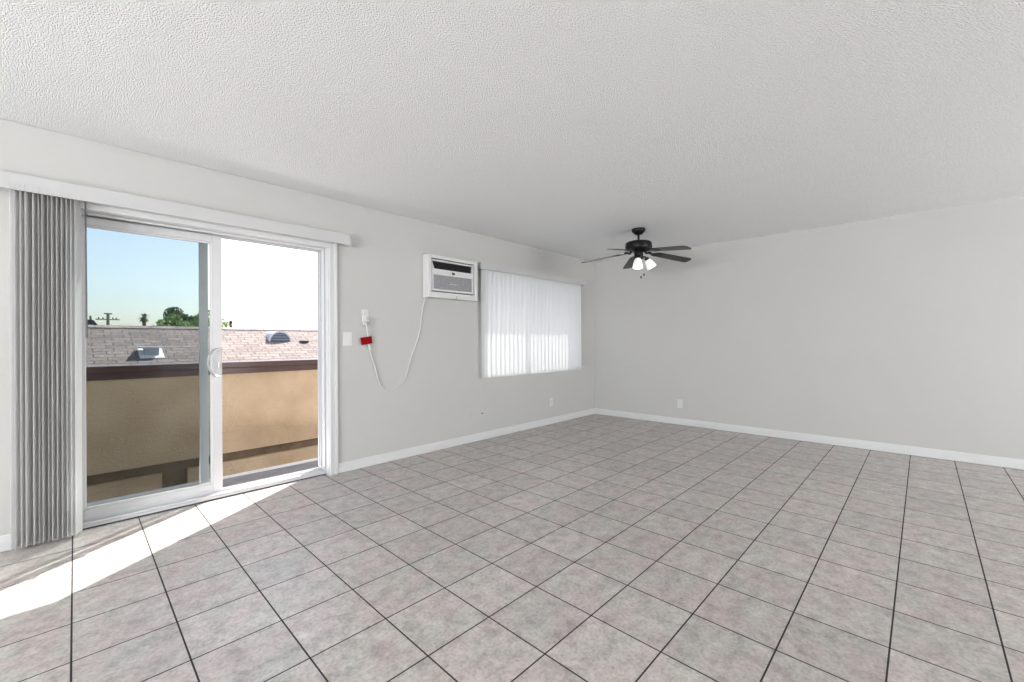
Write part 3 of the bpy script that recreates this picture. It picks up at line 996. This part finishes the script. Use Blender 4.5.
# far house
fh = empty('distant_house', (-4.57, 42, -3.2), 'far dark roofed house showing above the roof ridge beside the blinds', 'house')
FO = Matrix.Translation(-Vector(fh.location))
m = MB().box(-8.0, -4.2, 40.5, 45, -3.2, 2.3); dpart(m, 'wall', M['house_wall'], fh, FO)
m = MB().prism([(-8.4, 2.2), (-3.95, 2.2), (-4.45, 2.95), (-5.9, 3.05), (-8.0, 2.7)], 'y', 40, 45.5); dpart(m, 'roof', M['house_roof'], fh, FO)
m = MB().tube([(-4.57, 41, 2.8), (-4.57, 41, 3.3)], 0.06, 8); dpart(m, 'vent_pipe', M['pole'], fh, FO)

up = empty('utility_pole', (-3.42, 45, -3.2), 'wooden utility pole with a crossarm behind the neighbouring roof', 'utility pole')
m = MB().tube([(0, 0, 0), (0, 0, 6.95)], [0.14, 0.10], 10); m.build('post', M['pole'], up)
m = MB().box(-0.75, 0.72, -0.05, 0.05, 6.38, 6.46); m.build('crossarm', M['pole'], up)
m = MB().box(-0.25, 0.25, -0.05, 0.05, 6.86, 6.95); m.build('crossarm', M['pole'], up)
for x in (-0.55, -0.3, 0.3, 0.51):
    MB().lathe([(0, 0), (0.04, 0), (0.05, 0.08), (0.03, 0.12), (0, 0.13)], cx=x, cz=6.47, seg=10).build('insulator', M['screw'], up)

def palm(loc, h, crown, label):
    r = empty('palm_tree', loc, label, 'palm tree')
    MB().tube([(0, 0, 0), (0.05, 0, h*0.5), (0, 0, h)], [0.22, 0.17, 0.15], 8).build('trunk', M['bark'], r)
    bm = bmesh.new()
    for k in range(46):
        a = random.uniform(0, 2*PI)
        e = random.uniform(-0.9, 1.3)
        L = crown*random.uniform(0.8, 1.1)
        d = Vector((math.cos(a)*math.cos(e), math.sin(a)*math.cos(e), math.sin(e)))
        s = d.cross(Vector((0, 0, 1))).normalized()
        pts = [Vector((0, 0, h)) + d*L*t + Vector((0, 0, -0.35*L*t*t)) for t in (0, 0.35, 0.7, 1.0)]
        ws = [0.03, 0.17*crown, 0.13*crown, 0.01]
        Lr = [(bm.verts.new(q - s*w_), bm.verts.new(q + s*w_)) for q, w_ in zip(pts, ws)]
        for (a1, b1), (a2, b2) in zip(Lr, Lr[1:]):
            bm.faces.new((a1, b1, b2, a2))
    MB2(bm).build('fronds', M['palm'], r)
palm((-0.17, 55, -3.2), 7.2, 0.62, 'lone small palm tree left of the green trees')
palm((7.65, 55, -3.2), 6.75, 0.55, 'tiny pale palm top above the roof ridge right of the door stile')

def tree(loc, h, blobs, n, ls, m_, label, cat='tree'):
    r = empty('leafy_tree', loc, label, cat, None)
    MB().tube([(0, 0, 0), (0.1, 0, h*0.4), (0, 0, h*0.75)], [0.25, 0.18, 0.10], 8).build('trunk', M['bark'], r)
    bm = bmesh.new()
    for (bx, by, bz, br_, bh) in blobs:
        for k in range(n):
            d = Vector((random.gauss(0, 1), random.gauss(0, 1), random.gauss(0, 1))).normalized() * (random.random()**0.4)
            c = Vector((bx + d.x*br_, by + d.y*br_, bz + d.z*bh))
            u = Vector((random.gauss(0, 1), random.gauss(0, 1), random.gauss(0, 1))).normalized()
            v = u.cross(Vector((random.gauss(0, 1), random.gauss(0, 1), random.gauss(0, 1)))).normalized()
            s = ls*random.uniform(0.6, 1.2)
            bm.faces.new([bm.verts.new(c + u*s), bm.verts.new(c + v*s*0.5), bm.verts.new(c - u*s), bm.verts.new(c - v*s*0.5)])
    MB2(bm).build('crown', m_, r)
tree((-1.35, 30, -3.2), 6.0, [(0, 0, 5.3, 0.85, 0.75), (-0.75, 0.3, 5.05, 0.55, 0.45), (0.65, -0.3, 5.2, 0.6, 0.6), (0.2, 0.2, 5.85, 0.4, 0.4)], 900, 0.11, M['leaf_a'],
     'light green bushy tree above the neighbouring roof ridge')
tree((-0.60, 34, -3.2), 7.0, [(0, 0, 6.35, 0.62, 0.62), (0.5, 0, 5.9, 0.7, 0.6), (1.2, 0, 5.9, 0.6, 0.5)], 800, 0.11, M['leaf_b'],
     'dark green treetop rising behind the light green tree')
tree((0.75, 31, -3.2), 6.5, [(0, 0, 5.9, 0.75, 0.75), (0.5, 0.2, 5.5, 0.8, 0.8), (-0.6, 0, 5.4, 0.5, 0.5)], 900, 0.11, M['leaf_a'],
     'green tree half hidden behind the dark door stile')
